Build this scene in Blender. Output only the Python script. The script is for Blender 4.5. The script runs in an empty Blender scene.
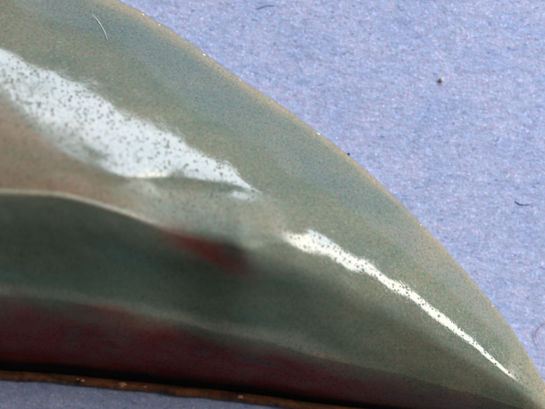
import bpy, math, random
import numpy as np
from mathutils import Vector, noise as mnoise

S = bpy.context.scene
PX = 1e-4                      # one pixel of the 545 x 409 photograph is 0.1 mm on the paper
CU, CV = 272.5, 204.5

# ------------------------------------------------------------------ camera
D_CAM = 0.454
cam_d = bpy.data.cameras.new('camera')
cam = bpy.data.objects.new('camera', cam_d)
S.collection.objects.link(cam)
cam.location = (0, 0, D_CAM)
cam_d.lens = 300.0
cam_d.sensor_width = 36.0
cam_d.clip_start = 0.01
cam_d.clip_end = 10
cam_d.dof.use_dof = True
cam_d.dof.focus_distance = D_CAM - 0.0040
cam_d.dof.aperture_fstop = 16.0
S.camera = cam

# ------------------------------------------------------------------ world
w = bpy.data.worlds.new('World'); S.world = w; w.use_nodes = True
bg = w.node_tree.nodes['Background']
bg.inputs['Color'].default_value = (0.92, 0.94, 1.0, 1)
bg.inputs['Strength'].default_value = 0.060

# ------------------------------------------------------------------ lamps
def area(name, polar, az, dist, sx, sy, power, col, off=0.0):
    """az: degrees clockwise from image-up (+y)"""
    d = bpy.data.lights.new(name, 'AREA'); d.shape = 'RECTANGLE'
    d.size, d.size_y = sx, sy; d.energy = power; d.color = col
    o = bpy.data.objects.new(name, d); S.collection.objects.link(o)
    p, a = math.radians(polar), math.radians(az)
    v = Vector((math.sin(p)*math.sin(a), math.sin(p)*math.cos(a), math.cos(p)))
    o.location = v*dist
    q = v.to_track_quat('Z', 'Y')
    o.rotation_mode = 'QUATERNION'
    o.rotation_quaternion = q
    o.location = v*dist + q @ Vector((off, 0, 0))
    return o
area('key_lamp', 57, 47, 0.40, 0.30, 0.145, 1.92, (1.0, 0.965, 0.92), off=-0.18)
area('key_lamp_cool', 57, 47, 0.40, 0.36, 0.145, 1.95, (0.81, 0.88, 1.0), off=0.150)  # cool half split from the key lamp, added to tint the left highlight
area('fill_lamp', 68, 205, 0.45, 0.30, 0.20, 0.010, (0.85, 0.90, 1.0))

S.view_settings.view_transform = 'Standard'
S.view_settings.look = 'None'
S.view_settings.exposure = 0.0
S.view_settings.gamma = 1.0

# ------------------------------------------------------------------ node helpers
def newmat(name):
    m = bpy.data.materials.new(name); m.use_nodes = True
    nt = m.node_tree
    return m, nt, nt.nodes['Principled BSDF']
def N(nt, typ, **kw):
    n = nt.nodes.new(typ)
    for k, v in kw.items():
        if k.startswith('i_'): n.inputs[k[2:].replace('_', ' ')].default_value = v
        else: setattr(n, k, v)
    return n
def noise_node(nt, co, scale, detail=3, rough=0.55, lac=2.0, dist=0.0):
    n = N(nt, 'ShaderNodeTexNoise')
    n.inputs['Scale'].default_value = scale; n.inputs['Detail'].default_value = detail
    n.inputs['Roughness'].default_value = rough; n.inputs['Lacunarity'].default_value = lac
    n.inputs['Distortion'].default_value = dist
    nt.links.new(co, n.inputs['Vector'])
    return n
def ramp(nt, fac, stops, interp='LINEAR'):
    r = N(nt, 'ShaderNodeValToRGB'); cr = r.color_ramp; cr.interpolation = interp
    while len(cr.elements) < len(stops): cr.elements.new(0.5)
    for e, (p, c) in zip(cr.elements, stops):
        e.position = p
        e.color = (c, c, c, 1) if isinstance(c, (int, float)) else (*c, 1)
    nt.links.new(fac, r.inputs['Fac'])
    return r.outputs['Color']
def mix(nt, mode, fac, a, b):
    m = N(nt, 'ShaderNodeMix', data_type='RGBA', blend_type=mode)
    for s, v in ((m.inputs[0], fac), (m.inputs[6], a), (m.inputs[7], b)):
        if hasattr(v, 'links'): nt.links.new(v, s)
        elif isinstance(v, (int, float)): s.default_value = v
        else: s.default_value = (*v, 1)
    return m.outputs[2]
def bump(nt, h, strength, dist, prev=None):
    b = N(nt, 'ShaderNodeBump'); b.inputs['Strength'].default_value = strength
    b.inputs['Distance'].default_value = dist
    nt.links.new(h, b.inputs['Height'])
    if prev is not None: nt.links.new(prev, b.inputs['Normal'])
    return b.outputs['Normal']
def coords(nt, scale=(1, 1, 1), rot=(0, 0, 0)):
    """object coordinates in units of 0.1 mm (one photo pixel)"""
    tc = N(nt, 'ShaderNodeTexCoord'); mp = N(nt, 'ShaderNodeMapping')
    mp.inputs['Scale'].default_value = tuple(s/PX for s in scale)
    mp.inputs['Rotation'].default_value = rot
    nt.links.new(tc.outputs['Object'], mp.inputs['Vector'])
    return mp.outputs['Vector']

# ------------------------------------------------------------------ materials
def paper_material():
    m, nt, p = newmat('lilac_blue_paper')
    co = coords(nt); cs = coords(nt, (0.6, 1.15, 1), (0, 0, 0.15))
    big = noise_node(nt, cs, 0.030, 4, 0.6)
    mid = noise_node(nt, cs, 0.14, 3, 0.6)
    fine = noise_node(nt, co, 0.36, 2, 0.6)
    hue = noise_node(nt, co, 0.25, 2, 0.5)
    base = ramp(nt, big.outputs['Fac'], [(0.30, (0.35, 0.42, 0.655)), (0.5, (0.405, 0.455, 0.67)), (0.72, (0.465, 0.48, 0.67))])
    tint = ramp(nt, hue.outputs['Fac'], [(0.30, (0.88, 1.0, 1.03)), (0.5, (1.0, 1.0, 1.0)), (0.70, (1.10, 0.99, 1.0))])
    c = mix(nt, 'MULTIPLY', 1.0, base, tint)
    g = ramp(nt, mid.outputs['Fac'], [(0.25, 0.80), (0.5, 1.0), (0.75, 1.13)])
    c = mix(nt, 'MULTIPLY', 1.0, c, g)
    g2 = ramp(nt, fine.outputs['Fac'], [(0.26, 0.60), (0.38, 0.95), (0.58, 1.02), (0.72, 1.40)])
    c = mix(nt, 'MULTIPLY', 1.0, c, g2)
    # blue fibre clots and pale specks
    f1 = noise_node(nt, cs, 0.20, 2, 0.5); mk = ramp(nt, f1.outputs['Fac'], [(0.64, 0.0), (0.73, 0.75)])
    c = mix(nt, 'MIX', mk, c, (0.15, 0.23, 0.47))
    f2 = noise_node(nt, co, 0.31, 1, 0.5); f2.inputs['Vector'].links
    mk2 = ramp(nt, f2.outputs['Fac'], [(0.70, 0.0), (0.78, 0.7)])
    c = mix(nt, 'MIX', mk2, c, (0.85, 0.88, 0.95))
    nt.links.new(c, p.inputs['Base Color'])
    p.inputs['Roughness'].default_value = 0.85
    p.inputs['Specular IOR Level'].default_value = 0.25
    n1 = bump(nt, mid.outputs['Fac'], 0.35, 2.4*PX)
    n2 = bump(nt, fine.outputs['Fac'], 0.35, 1.3*PX, n1)
    nt.links.new(n2, p.inputs['Normal'])
    return m

def enamel_material(name, rough=0.08):
    m, nt, p = newmat(name)
    at = N(nt, 'ShaderNodeAttribute', attribute_name='pigment')
    co = coords(nt)
    st = coords(nt, (0.35, 1.3, 1), (0, 0, 0.42))       # streaks run with the growth lines
    gl = at.outputs['Alpha']
    a = noise_node(nt, st, 0.020, 4, 0.55, dist=0.4)
    b = noise_node(nt, co, 0.38, 2, 0.6)
    h = noise_node(nt, co, 0.33, 2, 0.5)
    c = at.outputs['Color']
    c = mix(nt, 'MULTIPLY', 1.0, c, ramp(nt, a.outputs['Fac'], [(0.28, (0.80, 0.90, 0.92)), (0.5, (1, 1, 1)), (0.72, (1.20, 1.10, 1.02))]))
    c = mix(nt, 'MULTIPLY', 1.0, c, ramp(nt, h.outputs['Fac'], [(0.30, (0.80, 1.03, 0.97)), (0.5, (1, 1, 1)), (0.70, (1.22, 0.98, 1.0))]))
    c = mix(nt, 'MULTIPLY', 1.0, c, ramp(nt, b.outputs['Fac'], [(0.28, 0.72), (0.44, 0.96), (0.57, 1.03), (0.74, 1.28)]))
    # mineral specks, dark and ochre
    v = N(nt, 'ShaderNodeTexVoronoi'); v.inputs['Scale'].default_value = 0.085
    nt.links.new(co, v.inputs['Vector'])
    sp = ramp(nt, v.outputs['Distance'], [(0.03, 0.6), (0.11, 0.0)])
    sel = ramp(nt, v.outputs['Color'], [(0.45, 0.0), (0.55, 1.0)])
    spm = mix(nt, 'MULTIPLY', 1.0, sp, sel)
    c = mix(nt, 'MIX', spm, c, (0.03, 0.028, 0.025))
    nt.links.new(c, p.inputs['Base Color'])
    # pits: small round holes scattered unevenly in the glaze-like surface
    pv = N(nt, 'ShaderNodeTexVoronoi'); pv.inputs['Scale'].default_value = 0.35
    wco = N(nt, 'ShaderNodeVectorMath', operation='ADD'); wn = noise_node(nt, co, 0.12, 2, 0.5)
    wsc = N(nt, 'ShaderNodeVectorMath', operation='SCALE'); wsc.inputs['Scale'].default_value = 3.0
    nt.links.new(wn.outputs['Color'], wsc.inputs[0]); nt.links.new(co, wco.inputs[0]); nt.links.new(wsc.outputs[0], wco.inputs[1])
    nt.links.new(wco.outputs[0], pv.inputs['Vector'])
    pr = ramp(nt, pv.outputs['Distance'], [(0.30, 1.0), (0.52, 0.0)]); pr_node = pr.node
    sepc = N(nt, 'ShaderNodeSeparateColor'); nt.links.new(pv.outputs['Color'], sepc.inputs[0])
    dsz = N(nt, 'ShaderNodeMapRange'); dsz.inputs['To Min'].default_value = 0.75; dsz.inputs['To Max'].default_value = 2.6
    nt.links.new(sepc.outputs[1], dsz.inputs['Value'])
    fuzz = noise_node(nt, co, 0.55, 2, 0.6)
    fz = N(nt, 'ShaderNodeMath', operation='MULTIPLY_ADD'); fz.inputs[1].default_value = 1.0; fz.inputs[2].default_value = -0.48
    nt.links.new(fuzz.outputs['Fac'], fz.inputs[0])
    pd = N(nt, 'ShaderNodeMath', operation='MULTIPLY_ADD')
    nt.links.new(pv.outputs['Distance'], pd.inputs[0]); nt.links.new(dsz.outputs[0], pd.inputs[1]); nt.links.new(fz.outputs[0], pd.inputs[2])
    nt.links.new(pd.outputs[0], pr_node.inputs['Fac'])
    pcl = noise_node(nt, co, 0.030, 3, 0.6)
    add = N(nt, 'ShaderNodeMath', operation='MULTIPLY_ADD'); add.inputs[1].default_value = 1.3
    nt.links.new(pcl.outputs['Fac'], add.inputs[0]); nt.links.new(sepc.outputs[0], add.inputs[2])
    psel = ramp(nt, add.outputs[0], [(0.0, 0.0), (1.0, 1.0)])
    ths = N(nt, 'ShaderNodeMath', operation='GREATER_THAN'); ths.inputs[1].default_value = 0.92
    nt.links.new(add.outputs[0], ths.inputs[0])
    pm = N(nt, 'ShaderNodeMath', operation='MULTIPLY'); nt.links.new(pr, pm.inputs[0]); nt.links.new(ths.outputs[0], pm.inputs[1])
    pit = pm.outputs[0]
    pc = N(nt, 'ShaderNodeMath', operation='MULTIPLY'); pc.inputs[1].default_value = 0.22; nt.links.new(pit, pc.inputs[0])
    c = mix(nt, 'MIX', pc.outputs[0], c, (0.05, 0.05, 0.04))
    nt.links.new(c, p.inputs['Base Color'])
    # gloss: polished above, weathered and dull low on the flank (alpha of the pigment layer)
    r0 = N(nt, 'ShaderNodeMapRange'); r0.inputs['To Min'].default_value = 0.62; r0.inputs['To Max'].default_value = rough
    nt.links.new(gl, r0.inputs['Value'])
    r1 = N(nt, 'ShaderNodeMath', operation='MULTIPLY_ADD', use_clamp=True); r1.inputs[1].default_value = 0.6
    nt.links.new(pit, r1.inputs[0]); nt.links.new(r0.outputs[0], r1.inputs[2])
    nt.links.new(r1.outputs[0], p.inputs['Roughness'])
    s0 = N(nt, 'ShaderNodeMapRange'); s0.inputs['To Min'].default_value = 0.08; s0.inputs['To Max'].default_value = 0.5
    nt.links.new(gl, s0.inputs['Value'])
    s1 = N(nt, 'ShaderNodeMath', operation='MULTIPLY_ADD', use_clamp=True); s1.inputs[1].default_value = -0.42
    nt.links.new(pit, s1.inputs[0]); nt.links.new(s0.outputs[0], s1.inputs[2])
    nt.links.new(s1.outputs[0], p.inputs['Specular IOR Level'])
    p.inputs['IOR'].default_value = 1.60
    p.inputs['Subsurface Weight'].default_value = 0.12
    p.inputs['Subsurface Radius'].default_value = (1.0, 0.6, 0.35)
    p.inputs['Subsurface Scale'].default_value = 6*PX
    pz = noise_node(nt, co, 0.05, 1, 0.4); pf = noise_node(nt, co, 0.42, 2, 0.6)
    n1 = bump(nt, pz.outputs['Fac'], 0.22, 1.6*PX)
    n2 = bump(nt, pf.outputs['Fac'], 0.09, 1.0*PX, n1)
    inv = N(nt, 'ShaderNodeMath', operation='SUBTRACT'); inv.inputs[0].default_value = 1.0
    nt.links.new(pit, inv.inputs[1])
    n3 = bump(nt, inv.outputs[0], 0.16, 1.0*PX, n2)
    nt.links.new(n3, p.inputs['Normal'])
    return m

def plain(name, col, rough=0.6, sc=0.4, var=0.35, spec=0.5):
    m, nt, p = newmat(name)
    b = noise_node(nt, coords(nt), sc, 3, 0.6)
    c = mix(nt, 'MULTIPLY', 1.0, col, ramp(nt, b.outputs['Fac'], [(0.3, 1-var), (0.7, 1+var)]))
    nt.links.new(c, p.inputs['Base Color']); p.inputs['Roughness'].default_value = rough
    p.inputs['Specular IOR Level'].default_value = spec
    nt.links.new(bump(nt, b.outputs['Fac'], 0.5, 1.5*PX), p.inputs['Normal'])
    return m

M_PAPER = paper_material()
M_ENAMEL = enamel_material('grey_green_enamel')
M_EDGE = enamel_material('tan_edge_enamel', rough=0.22)

def link_mesh(name, verts, faces, mat, parent=None, smooth=True):
    me = bpy.data.meshes.new(name)
    me.from_pydata([tuple(v) for v in verts], [], [tuple(int(i) for i in f) for f in faces])
    me.materials.append(mat)
    me.polygons.foreach_set('use_smooth', [smooth]*len(me.polygons))
    o = bpy.data.objects.new(name, me); S.collection.objects.link(o)
    if parent: o.parent = parent
    me.update()
    return o
def tag(o, label=None, cat=None, group=None, kind=None):
    for k, v in (('label', label), ('category', cat), ('group', group), ('kind', kind)):
        if v: o[k] = v
def W(u, v, z=0.0):
    return ((u-CU)*PX, (CV-v)*PX, z*PX)

# ------------------------------------------------------------------ paper sheet (the surface)
def build_paper():
    n = 160; L = 2400
    us = np.linspace(CU-L/2, CU+L/2, n+1); vs = np.linspace(CV-L/2, CV+L/2, n+1)
    V = []
    for v in vs:
        for u in us:
            z = 0.9*mnoise.noise(Vector((u*0.012, v*0.012, 3.1))) - 0.9
            V.append(W(u, v, z))
    F = [(j*(n+1)+i, (j+1)*(n+1)+i, (j+1)*(n+1)+i+1, j*(n+1)+i+1) for j in range(n) for i in range(n)]
    o = link_mesh('paper_surface', V, F, M_PAPER)
    tag(o, kind='structure', label='lilac blue fibrous paper under the tooth')
build_paper()

# ------------------------------------------------------------------ the tooth
# stations across the length: (u, [(v, slope in degrees) ...]); rows from the upper cutting edge down to the groove
ST = [
 (-380, [(-40,60),(-28,52),(0,42),(30,33),(70,22),(90,14),(120,8),(147,3),(149,3),(151,3),(155,-12),(190,-18),(220,-16),(236,-28),(270.9,-48),(302.7,-68),(322.5,0)]),
 (-150, [(-80,60),(-66,52),(-28,42),(18,38.06),(72,30.5),(95,27.99),(130,25.6),(167,4),(169,20),(171,20),(175,-20),(215,-20),(250,-14),(268,-28),(305.9,-50),(337.7,-70),(356.5,0)]),
 (0, [(-45,60),(-32,52),(5,42),(50,34.36),(98,24.91),(125,22.47),(160,18.76),(187,4),(189.5,24),(190.6,24),(195,-22),(240,-20),(275,-12),(292,-26),(325.9,-50),(352.7,-70),(369.5,0)]),
 (60, [(-20,60),(-7,52),(30,42),(74,34.27),(144,26.13),(158,22.49),(178,18.95),(190,4),(192.5,24),(193.6,24),(198,-24),(245,-20),(280,-12),(297,-26),(328.9,-50),(357.7,-70),(373.5,0)]),
 (120, [(1,60),(14,52),(57,41),(107,33.43),(174,20.19),(180,9.89),(190,9.11),(205,4),(207.5,24),(208.6,24),(213,-24),(252,-20),(290,-14),(308,-26),(336.9,-50),(364.7,-70),(379.5,0)]),
 (180, [(36,60),(48,52),(87.6,44),(135,28.13),(177,15.57),(180,3.12),(198,12.55),(215,19.4),(226,13.46),(229,8),(234,-20),(262,-26),(298,-18),(318,-26),(346.9,-49),(371.7,-70),(385.5,0)]),
 (220, [(64.5,60),(75.5,52),(109.1,44),(159,29.5),(183,20.42),(186,12.6),(195,21.64),(208,30.94),(230,28.79),(234,6),(244,-20),(268,-26),(308,-18),(330,-25),(354.9,-48),(377.7,-70),(389.5,0)]),
 (245, [(82,60),(93,52),(128.8,43),(183,30.6),(188,21.42),(192,21.09),(203,38.44),(223,37.28),(234,20.13),(239,17.41),(252,-18),(275,-24),(315,-16),(334,-18),(357.9,-46),(379.7,-70),(392.5,0)]),
 (270, [(98,60),(109,52),(143.2,43),(194,32.6),(197,34.46),(203,34.69),(212,31.13),(227,26.01),(234,1.55),(243,-10),(256,-18),(280,-24),(318,-16),(339,-20),(362.9,-46),(383.7,-70),(395.5,0)]),
 (310, [(126,58),(136,50),(175.6,42),(204,32.67),(209.2,31.62),(214.4,29.61),(219.6,27.91),(229,25.55),(253,10.05),(257.7,4.12),(272,-6),(295,-13),(325,-17),(352,-26),(372.9,-45),(390.7,-68),(401.5,0)]),
 (335, [(144.76,57.5),(154.33,50),(191.5,42),(217.35,31.47),(223.24,30.69),(229.14,29.06),(235.03,27.49),(243.5,25.84),(260.5,10.38),(268.67,1.89),(283.12,-6),(305,-12.5),(334,-17),(358,-27),(377.29,-45),(394.38,-67),(404.46,0)]),
 (360, [(164.8,57),(173.8,50),(206.6,42),(229.75,30.48),(236.2,29.67),(242.65,27.86),(249.1,26.01),(257.5,23.45),(269.5,8.08),(280,0.3),(296,-6),(315,-12),(343,-17),(364,-28),(381.69,-45),(398.06,-66),(407.43,0)]),
 (380, [(182.94,56.5),(191.55,50),(222.97,42.5),(243.41,29.35),(249.5,28.21),(255.59,26.02),(262.18,23.81),(271.5,21.02),(281.5,7.11),(291.12,0.27),(306.12,-6),(323.5,-12.5),(349,-17.5),(368,-28),(385.1,-45),(400.8,-65.5),(409.5,0)]),
 (400, [(202,56),(210,50),(238,43),(255.5,26.66),(261,25.94),(266.5,24.22),(273,22.61),(283,20.49),(293,7.16),(302,1.19),(316,-6),(332,-13),(355,-18),(372,-28),(388.51,-45),(403.54,-65),(411.57,0)]),
 (425, [(228,55),(235.5,49),(260.5,42.5),(277,26.9),(282,26.44),(287,25.03),(292.5,23.62),(300.5,21.64),(311,9.31),(319.47,3.37),(332.12,-6),(346,-13.5),(365,-19),(379.5,-28.5),(393.91,-45),(406.72,-63.5),(413.54,0)]),
 (450, [(254,54),(261,48),(283,42),(298.5,25.5),(303,24.81),(307.5,23.04),(312,21.26),(319.3,18.89),(330.3,5.39),(337.56,-1.2),(349,-6),(360,-14),(375,-20),(387,-29),(399.3,-45),(409.9,-62),(415.5,0)]),
 (465, [(271.16,53),(278.14,47.5),(297.32,42),(311.03,24.61),(315.47,23.77),(319.91,21.93),(324.35,20.17),(332,17.73),(341,4.73),(347.45,-1.42),(357.25,-6),(367.5,-14.5),(380,-20.5),(390.5,-29.5),(401.24,-44),(411.21,-60),(416.18,0)]),
 (480, [(288.5,52),(295.5,47),(311.9,42),(323.88,22.51),(328.3,21.79),(332.73,19.94),(337.15,18.18),(345,15.73),(352.3,3.95),(357.56,-2.32),(366,-6),(375,-15),(385,-21),(394,-30),(403.17,-43),(412.51,-58),(416.86,0)]),
 (500, [(313.5,50),(319.5,45),(332.1,41),(342.38,21.41),(345.7,20.75),(350.02,19),(355.35,17.33),(364.3,14.88),(369.3,2.3),(371.21,-2.47),(379,-10),(387,-18),(394,-24),(401,-30),(408.09,-42),(414.26,-55),(418.43,0)]),
 (520, [(341,48),(346,44),(355,40),(364.75,18.32),(368,17.96),(372.25,16.5),(376.5,15.08),(382,12),(382.7,2.54),(385,-7.24),(391,-9),(397,-17),(402,-23),(407,-30),(412,-41),(416,-52),(420,0)]),
 (540, [(376,44),(381,42),(386,40),(389,19.65),(390,19.52),(392,18.44),(394,17.3),(397.5,18.96),(398.5,-5.89),(400,9),(404,-6),(408,-15),(411,-22),(413,-28),(416,-38),(419,-50),(422,0)]),
 (574, [(426,40),(426.3,38),(426.6,34),(426.8,33),(427,32),(427.2,31),(427.4,30),(427.6,20),(427.7,15),(427.8,9),(428,0),(428.2,-15),(428.4,-20),(428.6,-28),(428.8,-38),(429,-50),(429.3,0)]),
]
SEG = [8, 16, 18, 34, 14, 16, 14, 5, 6, 6, 20, 16, 12, 18, 16, 12]
def pchip(x, y, xi):
    x = np.asarray(x, float); y = np.asarray(y, float)
    h = np.diff(x); d = np.diff(y)/h; m = np.zeros_like(y)
    for i in range(1, len(x)-1):
        if d[i-1]*d[i] > 0:
            w1 = 2*h[i]+h[i-1]; w2 = h[i]+2*h[i-1]
            m[i] = (w1+w2)/(w1/d[i-1]+w2/d[i])
    m[0], m[-1] = d[0], d[-1]
    k = np.clip(np.searchsorted(x, xi)-1, 0, len(x)-2)
    t = (xi-x[k])/h[k]
    return ((1+2*t)*(1-t)**2*y[k] + t*(1-t)**2*h[k]*m[k] + t*t*(3-2*t)*y[k+1] + t*t*(t-1)*h[k]*m[k+1])

def smooth1(a, n):
    k = np.ones(n)/n
    p = np.pad(a, (n//2, n//2), mode='edge')
    return np.convolve(p, k, mode='valid')

US = np.concatenate([np.arange(-380, -20, 4.0), np.arange(-20, 560, 1.6), np.arange(560, 574.1, 1.0)])
def surface():
    su = [s[0] for s in ST]; K = len(ST[0][1])
    vk = np.array([smooth1(pchip(su, [s[1][k][0] for s in ST], US), 15) for k in range(K)])
    ak = np.array([smooth1(pchip(su, [s[1][k][1] for s in ST], US), 15) for k in range(K)])
    rows_v, rows_a, rows_k = [], [], []
    for k in range(K-1):
        for j in range(SEG[k]):
            f = j/SEG[k]
            rows_v.append(vk[k]*(1-f)+vk[k+1]*f); rows_a.append(ak[k]*(1-f)+ak[k+1]*f); rows_k.append(k+f)
    rows_v.append(vk[-1]); rows_a.append(ak[-1]); rows_k.append(K-1)
    V = np.array(rows_v); A = np.array(rows_a); KK = np.array(rows_k)
    r13 = sum(SEG[:15])
    Z = np.zeros_like(V); Z[0] = 7.0
    sl = np.tan(np.radians(A))
    for r in range(1, r13+1):
        Z[r] = Z[r-1] + 0.5*(sl[r]+sl[r-1])*(V[r]-V[r-1])
    # the shaded flank: bring it down to just above the groove
    zend = 3.0
    nr = len(KK)
    i0 = sum(SEG[:13])
    # rescale only the descent between row i0 and the end so that it lands at zend
    zt = Z[r13].copy()
    target = zend + 9.0
    for c in range(len(US)):
        drop = Z[i0, c]-Z[r13, c]
        want = Z[i0, c]-min(target, Z[i0, c]-1)
        if drop > 1e-6:
            Z[i0:r13+1, c] = Z[i0, c] - (Z[i0, c]-Z[i0:r13+1, c])*want/drop
    for r in range(r13+1, nr):
        f = (r-r13)/(nr-1-r13)
        Z[r] = Z[r13]*(1-f)**0.8 + zend*(1-(1-f)**0.8)
    # lower half of the body: broad, even forms along the length
    kk = np.array(rows_k); wgt = np.clip((kk-9.3)/1.6, 0, 1); wgt = wgt*wgt*(3-2*wgt)
    du_ = np.arange(-80, 80.1, 1.6); ker = np.exp(-(du_/36)**2); ker /= ker.sum()
    uu = np.arange(US[0]-90, US[-1]+90, 1.6)
    for r in range(sum(SEG[:9]), nr):
        row = np.interp(uu, US, Z[r]); sm = np.interp(US, uu, np.convolve(row, ker, mode='same'))
        f = wgt[r]*np.clip((560-US)/60, 0, 1)*(1 if r < nr-1 else 0)
        Z[r] = Z[r]*(1-f)+sm*f
    # close the far end of the crown and the tip
    env = np.clip((US+382)/150, 0, 1); env = np.sqrt(1-(1-env)**2)
    tip = np.clip((576-US)/14, 0, 1); tip = np.sqrt(1-(1-tip)**2)
    Z = 3.0+(Z-3.0)*env*tip
    return V, Z, KK, vk
Vg, Zg, KK, VK = surface()
print('z at k11 ', np.round(Zg[sum(SEG[:7])][::60], 1), 'z13', np.round(Zg[sum(SEG[:13])][::60], 1))

# irregularity of the real surface: growth lines, gentle dents
Ug = np.tile(US, (len(KK), 1))
dent = np.zeros_like(Vg)
for i in range(Vg.shape[0]):
    for j in range(Vg.shape[1]):
        u, v = Ug[i, j], Vg[i, j]
        a = (u*0.86+v*0.50); b = (-u*0.50+v*0.86)
        dent[i, j] = 0.6*mnoise.noise(Vector((a*0.010, b*0.030, 0.3))) + 0.22*mnoise.noise(Vector((a*0.05, b*0.09, 5.3)))
fade = np.clip((Zg-4)/25, 0, 1)
Zg = Zg + dent*fade*(1-0.75*np.exp(-((KK[:, None]-7.6)/1.2)**2)*np.clip((US-240)/50, 0, 1))
# nibbled, slightly uneven upper edge
edge_n = np.array([0.9*mnoise.noise(Vector((u*0.06, 0, 9.0))) + 0.5*mnoise.noise(Vector((u*0.22, 0, 2.0))) for u in US])
for r in range(0, SEG[0]+1):
    Vg[r] += edge_n*(1-r/SEG[0])

# pigment: enamel colours, with groove shade and ridge sheen painted in (sRGB-linear)
def ss(a, b, x): 
    t = np.clip((x-a)/(b-a+1e-9), 0, 1); return t*t*(3-2*t)
def blend(c, col, m):
    return c*(1-m[..., None]) + np.array(col)*m[..., None]
KKg = np.repeat(KK[:, None], len(US), 1)
c = np.zeros(Vg.shape+(3,)); c[:] = (0.215, 0.223, 0.165)
lf = np.array([[mnoise.noise(Vector((Ug[i, j]*0.006+Vg[i, j]*0.004, (Vg[i, j]-0.5*Ug[i, j])*0.022, 4.0))) for j in range(len(US))] for i in range(len(KK))])
c = blend(c, (0.165, 0.200, 0.162), ss(-0.05, 0.35, lf)*ss(0.8, 1.4, KKg)*(1-ss(7, 9, KKg))*0.6)
c = blend(c, (0.260, 0.235, 0.165), ss(0.05, 0.45, -lf)*ss(0.8, 1.4, KKg)*(1-ss(7, 9, KKg))*0.5)
c = blend(c, (0.250, 0.215, 0.150), (1-ss(-30, 100, Ug))*ss(0.8, 1.6, KKg)*(1-ss(2.6, 3.4, KKg))*0.8)
c = blend(c, (0.155, 0.185, 0.160), ss(0.8, 1.3, KKg)*(1-ss(1.5, 2.6, KKg))*ss(-20, 60, Ug)*(1-ss(330, 470, Ug))*0.75)
c = blend(c, (0.275, 0.255, 0.185), ss(330, 500, Ug)*(1-ss(1.5, 4, KKg))*0.55)
c = blend(c, (0.27, 0.185, 0.12), (1-ss(50, 180, Ug))*ss(3.7, 4.6, KKg)*(1-ss(7.2, 7.6, KKg))*0.9)          # brown patch under the big facet
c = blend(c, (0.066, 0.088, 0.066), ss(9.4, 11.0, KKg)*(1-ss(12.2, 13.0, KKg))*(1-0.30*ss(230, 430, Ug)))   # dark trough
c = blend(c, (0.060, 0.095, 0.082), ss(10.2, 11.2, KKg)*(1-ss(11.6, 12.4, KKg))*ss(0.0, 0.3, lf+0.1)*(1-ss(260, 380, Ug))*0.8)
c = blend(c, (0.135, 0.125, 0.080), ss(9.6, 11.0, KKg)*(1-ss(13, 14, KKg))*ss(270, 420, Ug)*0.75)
c = blend(c, (0.17, 0.17, 0.14), np.exp(-((KKg-12.75)/0.45)**2)*(0.85-0.75*np.exp(-((Ug-190)/50)**2))*(1-ss(285, 340, Ug)))  # soft sheen along the lower ridge, painted in
wob = np.array([[mnoise.noise(Vector((Ug[i, j]*0.02, KKg[i, j]*1.5, 1.0))) for j in range(len(US))] for i in range(len(KK))])
pt = np.array([[mnoise.noise(Vector((Ug[i, j]*0.035, KKg[i, j]*1.9, 31.0))) for j in range(len(US))] for i in range(len(KK))])
c = blend(c, (0.29, 0.040, 0.028), ss(12.75, 14.1, KKg+0.6*wob+0.35*lf)*(1-0.72*ss(300, 500, Ug))*(0.82+0.18*ss(-0.4, 0.1, pt)))  # dark red towards the base of the flank
c = blend(c, (0.16, 0.125, 0.115), ss(0.08, 0.5, pt)*ss(12.9, 13.5, KKg)*(1-ss(14.3, 14.9, KKg))*0.55)
c = blend(c, (0.19, 0.18, 0.16), np.exp(-(((Ug-268)/30)**2+((Vg-341)/8)**2))*0.7)              # patch of grey ridge sheen, painted into the colour
c = blend(c, (0.012, 0.010, 0.012), ss(14.9, 15.6, KKg+0.2*wob)*(1-0.5*ss(350, 540, Ug)))  # shade of the groove painted in as near-black
su, sv = (Ug-204), (Vg-246)
a_, b_ = su*0.90+sv*0.43, -su*0.43+sv*0.90
wb = np.array([[mnoise.noise(Vector((Ug[i, j]*0.05, Vg[i, j]*0.08, 17.0))) for j in range(len(US))] for i in range(len(KK))])
c = blend(c, (0.165, 0.036, 0.026), np.exp(-(((a_-3)/46)**2+((b_-1+6*wb)/12.5)**2)**1.2)*0.97)                            # small red stain below the ridge
c = blend(c, (0.33, 0.28, 0.19), (1-ss(0.2, 1.2, KKg))*ss(-50, 60, Ug))
c = blend(c, (0.34, 0.29, 0.21), ss(515, 550, Ug)*0.7)
c = blend(c, (0.34, 0.29, 0.21), ss(7.6, 8.4, KKg)*(1-ss(9.1, 9.6, KKg))*(1-ss(120, 190, Ug))*0.8)  # pale glint of the crest line, painted into the colour
gloss = 1-0.92*ss(12.9, 13.8, KKg)
gloss = gloss*(1-0.68*ss(10.2, 11.2, KKg))
gloss = gloss*(1-0.64*ss(5.2, 6.2, KKg)*(1-ss(8.6, 9.6, KKg))*(1-ss(258, 300, Ug)))       # duller band below the fold
dl = np.array([[mnoise.noise(Vector((Ug[i, j]*0.02, Vg[i, j]*0.03, 7.0)))+0.8*mnoise.noise(Vector((Ug[i, j]*0.22, Vg[i, j]*0.26, 3.0))) for j in range(len(US))] for i in range(len(KK))])
gloss = gloss*(1-0.62*(1-ss(20, 130, Ug+45*dl))*ss(3.25, 4.0, KKg+0.6*dl)*(1-ss(7.5, 8, KKg)))
gloss = gloss*(1-0.85*ss(500, 528, Ug))
gloss = gloss*(1-0.62*ss(238, 262, Ug+8*wb)*(1-ss(264, 300, Ug))*ss(3.0, 4.2, KKg)*(1-ss(8.2, 8.8, KKg)))
c[..., :] *= np.array((0.80, 0.85, 0.845))
gloss = gloss*(1-0.75*np.exp(-(((Ug-249)/13)**2+((Vg-240)/8)**2)))*(1-0.5*np.exp(-(((Ug-142)/14)**2+((Vg-186)/6)**2)))
PIG = np.concatenate([c, gloss[..., None]], -1)

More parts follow.
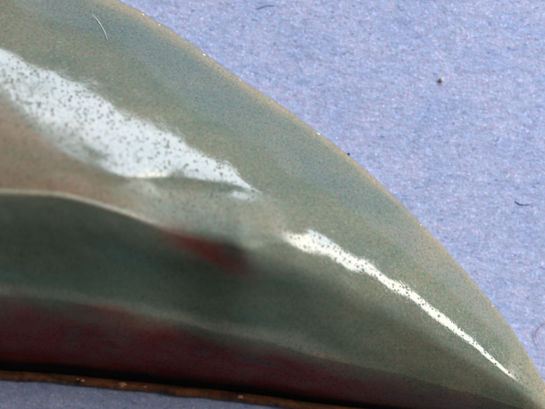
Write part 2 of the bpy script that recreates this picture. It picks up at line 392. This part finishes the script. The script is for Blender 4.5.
root = bpy.data.objects.new('fossil_tooth', None); S.collection.objects.link(root)
root.location = (0, 0, 0)
tag(root, 'glossy grey green pointed tooth with dark red lower flank lying on lilac blue paper', 'tooth')

def grid_part(name, r0, r1, mat, wall_top=False, wall_bottom=False):
    nr, nc = r1-r0+1, len(US)
    P = np.stack([(Ug-CU)*PX, (CV-Vg)*PX, Zg*PX], -1)[r0:r1+1]
    verts = P.reshape(-1, 3).tolist(); pig = PIG[r0:r1+1].reshape(-1, 4).tolist()
    F = [(i*nc+j, (i+1)*nc+j, (i+1)*nc+j+1, i*nc+j+1) for i in range(nr-1) for j in range(nc-1)]
    o = link_mesh(name, verts, F, mat, root)
    # true normals of the whole surface so the parts meet without a seam
    me = o.data
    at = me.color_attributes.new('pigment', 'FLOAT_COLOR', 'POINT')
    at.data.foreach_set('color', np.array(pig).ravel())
    full = np.stack([(Ug-CU), (CV-Vg), Zg], -1)
    du = np.gradient(full, axis=1); dv = np.gradient(full, axis=0)
    nn = np.cross(dv, du); nn /= np.maximum(np.linalg.norm(nn, axis=-1, keepdims=True), 1e-9)
    nn[nn[..., 2] < 0] *= -1
    me.normals_split_custom_set_from_vertices(nn[r0:r1+1].reshape(-1, 3).tolist())
    return o
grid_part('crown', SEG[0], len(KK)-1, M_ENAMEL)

# upper cutting edge: its top strip plus a rounded outer lip that turns down to the paper
nc = len(US); strip = SEG[0]
lip = []
for (do, z) in ((2.2, 5.6), (3.0, 3.6), (2.8, 1.6), (1.6, 0.2)):
    lip.append((do, z))
dU = np.gradient(US); dVv = np.gradient(Vg[0])
L = np.sqrt(dU**2+dVv**2); nu, nv = dVv/L, -dU/L          # outward (up-right)
rowsU, rowsV, rowsZ = [], [], []
for do, z in reversed(lip):
    sc = np.clip(Zg[0]/7.0, 0.3, 1)
    rowsU.append(US+nu*(do-3.0)*1.0); rowsV.append(Vg[0]+nv*(do-3.0)); rowsZ.append(z*sc)
for r in range(0, strip+1):
    rowsU.append(US.copy()); rowsV.append(Vg[r]); rowsZ.append(Zg[r])
rowsV = np.array(rowsV); rowsU = np.array(rowsU); rowsZ = np.array(rowsZ)
verts = np.stack([(rowsU-CU)*PX, (CV-rowsV)*PX, rowsZ*PX], -1).reshape(-1, 3).tolist()
n_ = len(rowsV)
F = [(i*nc+j, (i+1)*nc+j, (i+1)*nc+j+1, i*nc+j+1) for i in range(n_-1) for j in range(nc-1)]
ce = link_mesh('cutting_edge', verts, F, M_EDGE, root)
pg = np.concatenate([np.repeat(PIG[:1], len(lip), 0), PIG[:strip+1]], 0).reshape(-1, 4)
at = ce.data.color_attributes.new('pigment', 'FLOAT_COLOR', 'POINT')
at.data.foreach_set('color', pg.ravel())
ce['label'] = 'pale tan upper cutting edge with tiny bright nicks'

# lower cutting edge: thin coppery rim bead below the dark groove
lowV = Vg[-1]
prof = [(0.5, 0.5), (1.6, 3.0), (3.2, 5.0), (5.5, 6.0), (8.0, 5.2), (9.6, 3.2), (10.0, 0.2)]
rU, rV, rZ = [], [], []
wd = np.clip((572-US)/200, 0.04, 1)
jit = np.array([1.5*mnoise.noise(Vector((u*0.03, 4.0, 0))) + 0.9*mnoise.noise(Vector((u*0.18, 8.0, 0))) for u in US])
for k, (dv_, z) in enumerate(prof):
    rU.append(US); rV.append(lowV + (dv_ + (jit if k > 3 else 0))*wd); rZ.append((z + (0.6*jit if 1 < k < 6 else 0))*np.clip(wd*1.5, 0.2, 1))
rU, rV, rZ = np.array(rU), np.array(rV), np.array(rZ)
verts = np.stack([(rU-CU)*PX, (CV-rV)*PX, rZ*PX], -1).reshape(-1, 3).tolist()
F = [(i*nc+j, (i+1)*nc+j, (i+1)*nc+j+1, i*nc+j+1) for i in range(len(prof)-1) for j in range(nc-1)]
M_COPPER = enamel_material('copper_brown_edge', rough=0.3)
le = link_mesh('cutting_edge', verts, F, M_COPPER, root)
at = le.data.color_attributes.new('pigment', 'FLOAT_COLOR', 'POINT')
rc = []
for k in range(len(prof)):
    for u in US:
        q = mnoise.noise(Vector((u*0.045, k*0.5, 12.0)))+0.5*mnoise.noise(Vector((u*0.15, k*0.7, 2.0)))
        f_ = min(1, max(0, 0.5+q*1.3)); rc.append((0.09+0.21*f_, 0.045+0.06*f_, 0.03+0.01*f_, 0.35))
at.data.foreach_set('color', np.array(rc).ravel())
le['label'] = 'thin copper brown lower cutting edge in shade'

# underside so the tooth is closed
bu = np.concatenate([US, US[::-1]]); bv = np.concatenate([Vg[0], lowV[::-1]])
me_v = [W(a, b, 0.3) for a, b in zip(bu, bv)]
n2 = len(US)
link_mesh('underside', me_v, [(j, j+1, 2*n2-2-j, 2*n2-1-j) for j in range(n2-1)], plain('underside_enamel', (0.2, 0.17, 0.12)), root)

# ------------------------------------------------------------------ nicks, grains and fibres
def blob(name, u, v, z, r, col, mat=None, parent=None, seed=1, flat=0.7, stretch=(1, 1)):
    import bmesh
    bm = bmesh.new(); bmesh.ops.create_icosphere(bm, subdivisions=3, radius=1)
    for q in bm.verts:
        d = 1+0.38*mnoise.noise(q.co*1.6+Vector((seed*7.3, 0, 0)))
        q.co = Vector((q.co.x*d*r*stretch[0], q.co.y*d*r*stretch[1], q.co.z*d*r*flat))
    vs = [(p.co*PX) for p in bm.verts]; fs = [[x.index for x in f.verts] for f in bm.faces]
    bm.free()
    o = link_mesh(name, vs, fs, mat or plain(name+'_grit', col, 0.5, 0.6), parent)
    o.location = W(u, v, z)
    return o
def surf(u, v):
    j = int(np.argmin(abs(US-u))); i = int(np.argmin(abs(Vg[:, j]-v))); return Zg[i, j]

g = blob('sand_grain', 441.5, 80, 0.9, 2.3, (0.62, 0.55, 0.42), seed=2, flat=0.95)
tag(g, 'tiny cream and dark speck of grit alone on the open paper', 'grit')
g = blob('dark_grain', 348.5, 154.5, 0.3, 1.5, (0.02, 0.02, 0.03), seed=5)
tag(g, 'tiny black grain just outside the upper edge of the tooth', 'grit')

def fibre(name, pts, r, mat, z=1.0, parent=None):
    P = [Vector(W(u, v, z + (q[0] if q else 0))) for u, v, *q in pts]
    # resample with catmull-rom
    R = []
    for i in range(len(P)-1):
        p0 = P[max(i-1, 0)]; p1 = P[i]; p2 = P[i+1]; p3 = P[min(i+2, len(P)-1)]
        for k in range(8):
            t = k/8
            R.append(0.5*((2*p1)+(-p0+p2)*t+(2*p0-5*p1+4*p2-p3)*t*t+(-p0+3*p1-3*p2+p3)*t**3))
    R.append(P[-1]); vs = []; fs = []; ns = 8
    for i, p in enumerate(R):
        d = (R[min(i+1, len(R)-1)]-R[max(i-1, 0)]).normalized()
        a = d.cross(Vector((0, 0, 1))).normalized(); b = a.cross(d)
        rr = r*PX*(0.35+0.65*math.sin(math.pi*min(1, (i+0.6)/(len(R)))**0.8))*(1+0.25*mnoise.noise(Vector((i*0.5, r, 0))))
        for k in range(ns):
            an = 2*math.pi*k/ns; vs.append(p+(a*math.cos(an)+b*math.sin(an))*rr)
    for i in range(len(R)-1):
        for k in range(ns):
            fs.append((i*ns+k, i*ns+(k+1) % ns, (i+1)*ns+(k+1) % ns, (i+1)*ns+k))
    fs.append(tuple(range(ns))[::-1]); fs.append(tuple((len(R)-1)*ns+k for k in range(ns)))
    return link_mesh(name, vs, fs, mat, parent)
M_RED = plain('red_fibre', (0.42, 0.10, 0.16), 0.6)
M_BLUE = plain('blue_fibre', (0.22, 0.31, 0.56), 0.8)
M_PALE = plain('pale_scratch', (0.50, 0.53, 0.44), 0.4)
f = fibre('red_fibre', [(548, 322), (540, 326), (535.5, 332), (536.5, 340), (541, 348)], 0.36, M_RED)
tag(f, 'thin curled red fibre on the paper beside the tip of the tooth', 'fibre')
f = fibre('blue_fibre', [(256, 9), (261, 7.5), (267, 5.5), (275, 5.5)], 0.6, M_BLUE, -0.3)
tag(f, 'short dark blue fibre in the paper near its top edge above the tooth', 'fibre')
f = fibre('blue_fibre', [(515, 201), (519, 203.5), (524, 204.5), (530, 204)], 0.75, M_BLUE, -0.3)
tag(f, 'stubby blue fibre clot in the paper at right, above the tip of the tooth', 'fibre')

# the fine pale scratch on the upper face and the bright nicks of the edge
sc_pts = [(91, 14), (98, 21), (103, 28), (107, 35), (109.5, 43)]
fibre('scratch', [(u, v, surf(u, v)-0.2) for u, v in sc_pts], 0.65, M_PALE, 0.0, root)
M_NICK = plain('bright_nick', (0.88, 0.84, 0.74), 0.3, var=0.1)
nicks = [(159, 23.5, 1.5), (204, 54, 1.7), (143, 15, 1.5), (318, 133, 1.6), (272, 99, 1.0), (420, 232, 1.2), (240, 78, 1.0), (492, 308, 1.1), (171, 31, 0.9), (358, 169, 1.0)]
for i, (u, v, r) in enumerate(nicks):
    j = int(np.argmin(abs(US-u))); vv = Vg[1, j]+1.6
    blob('edge_nick', u-0.8, vv, Zg[1, j]+1.0, r*1.05, None, mat=M_NICK, parent=root, seed=i+3, flat=0.45, stretch=(1.5, 0.8))
M_CU = plain('copper_chip_enamel', (0.75, 0.36, 0.22), 0.35)
for i, (u, r, dz) in enumerate([(122, 2.6, 5.2), (78, 1.7, 5), (83, 1.2, 9), (240, 1.9, 5.5), (145, 1.2, 5.0), (27, 1.1, 5.0)]):
    j = int(np.argmin(abs(US-u)))
    blob('rim_chip', u, lowV[j]+4.5, dz, r, None, mat=M_CU, parent=root, seed=i+11, flat=0.5, stretch=(1.6, 0.9))
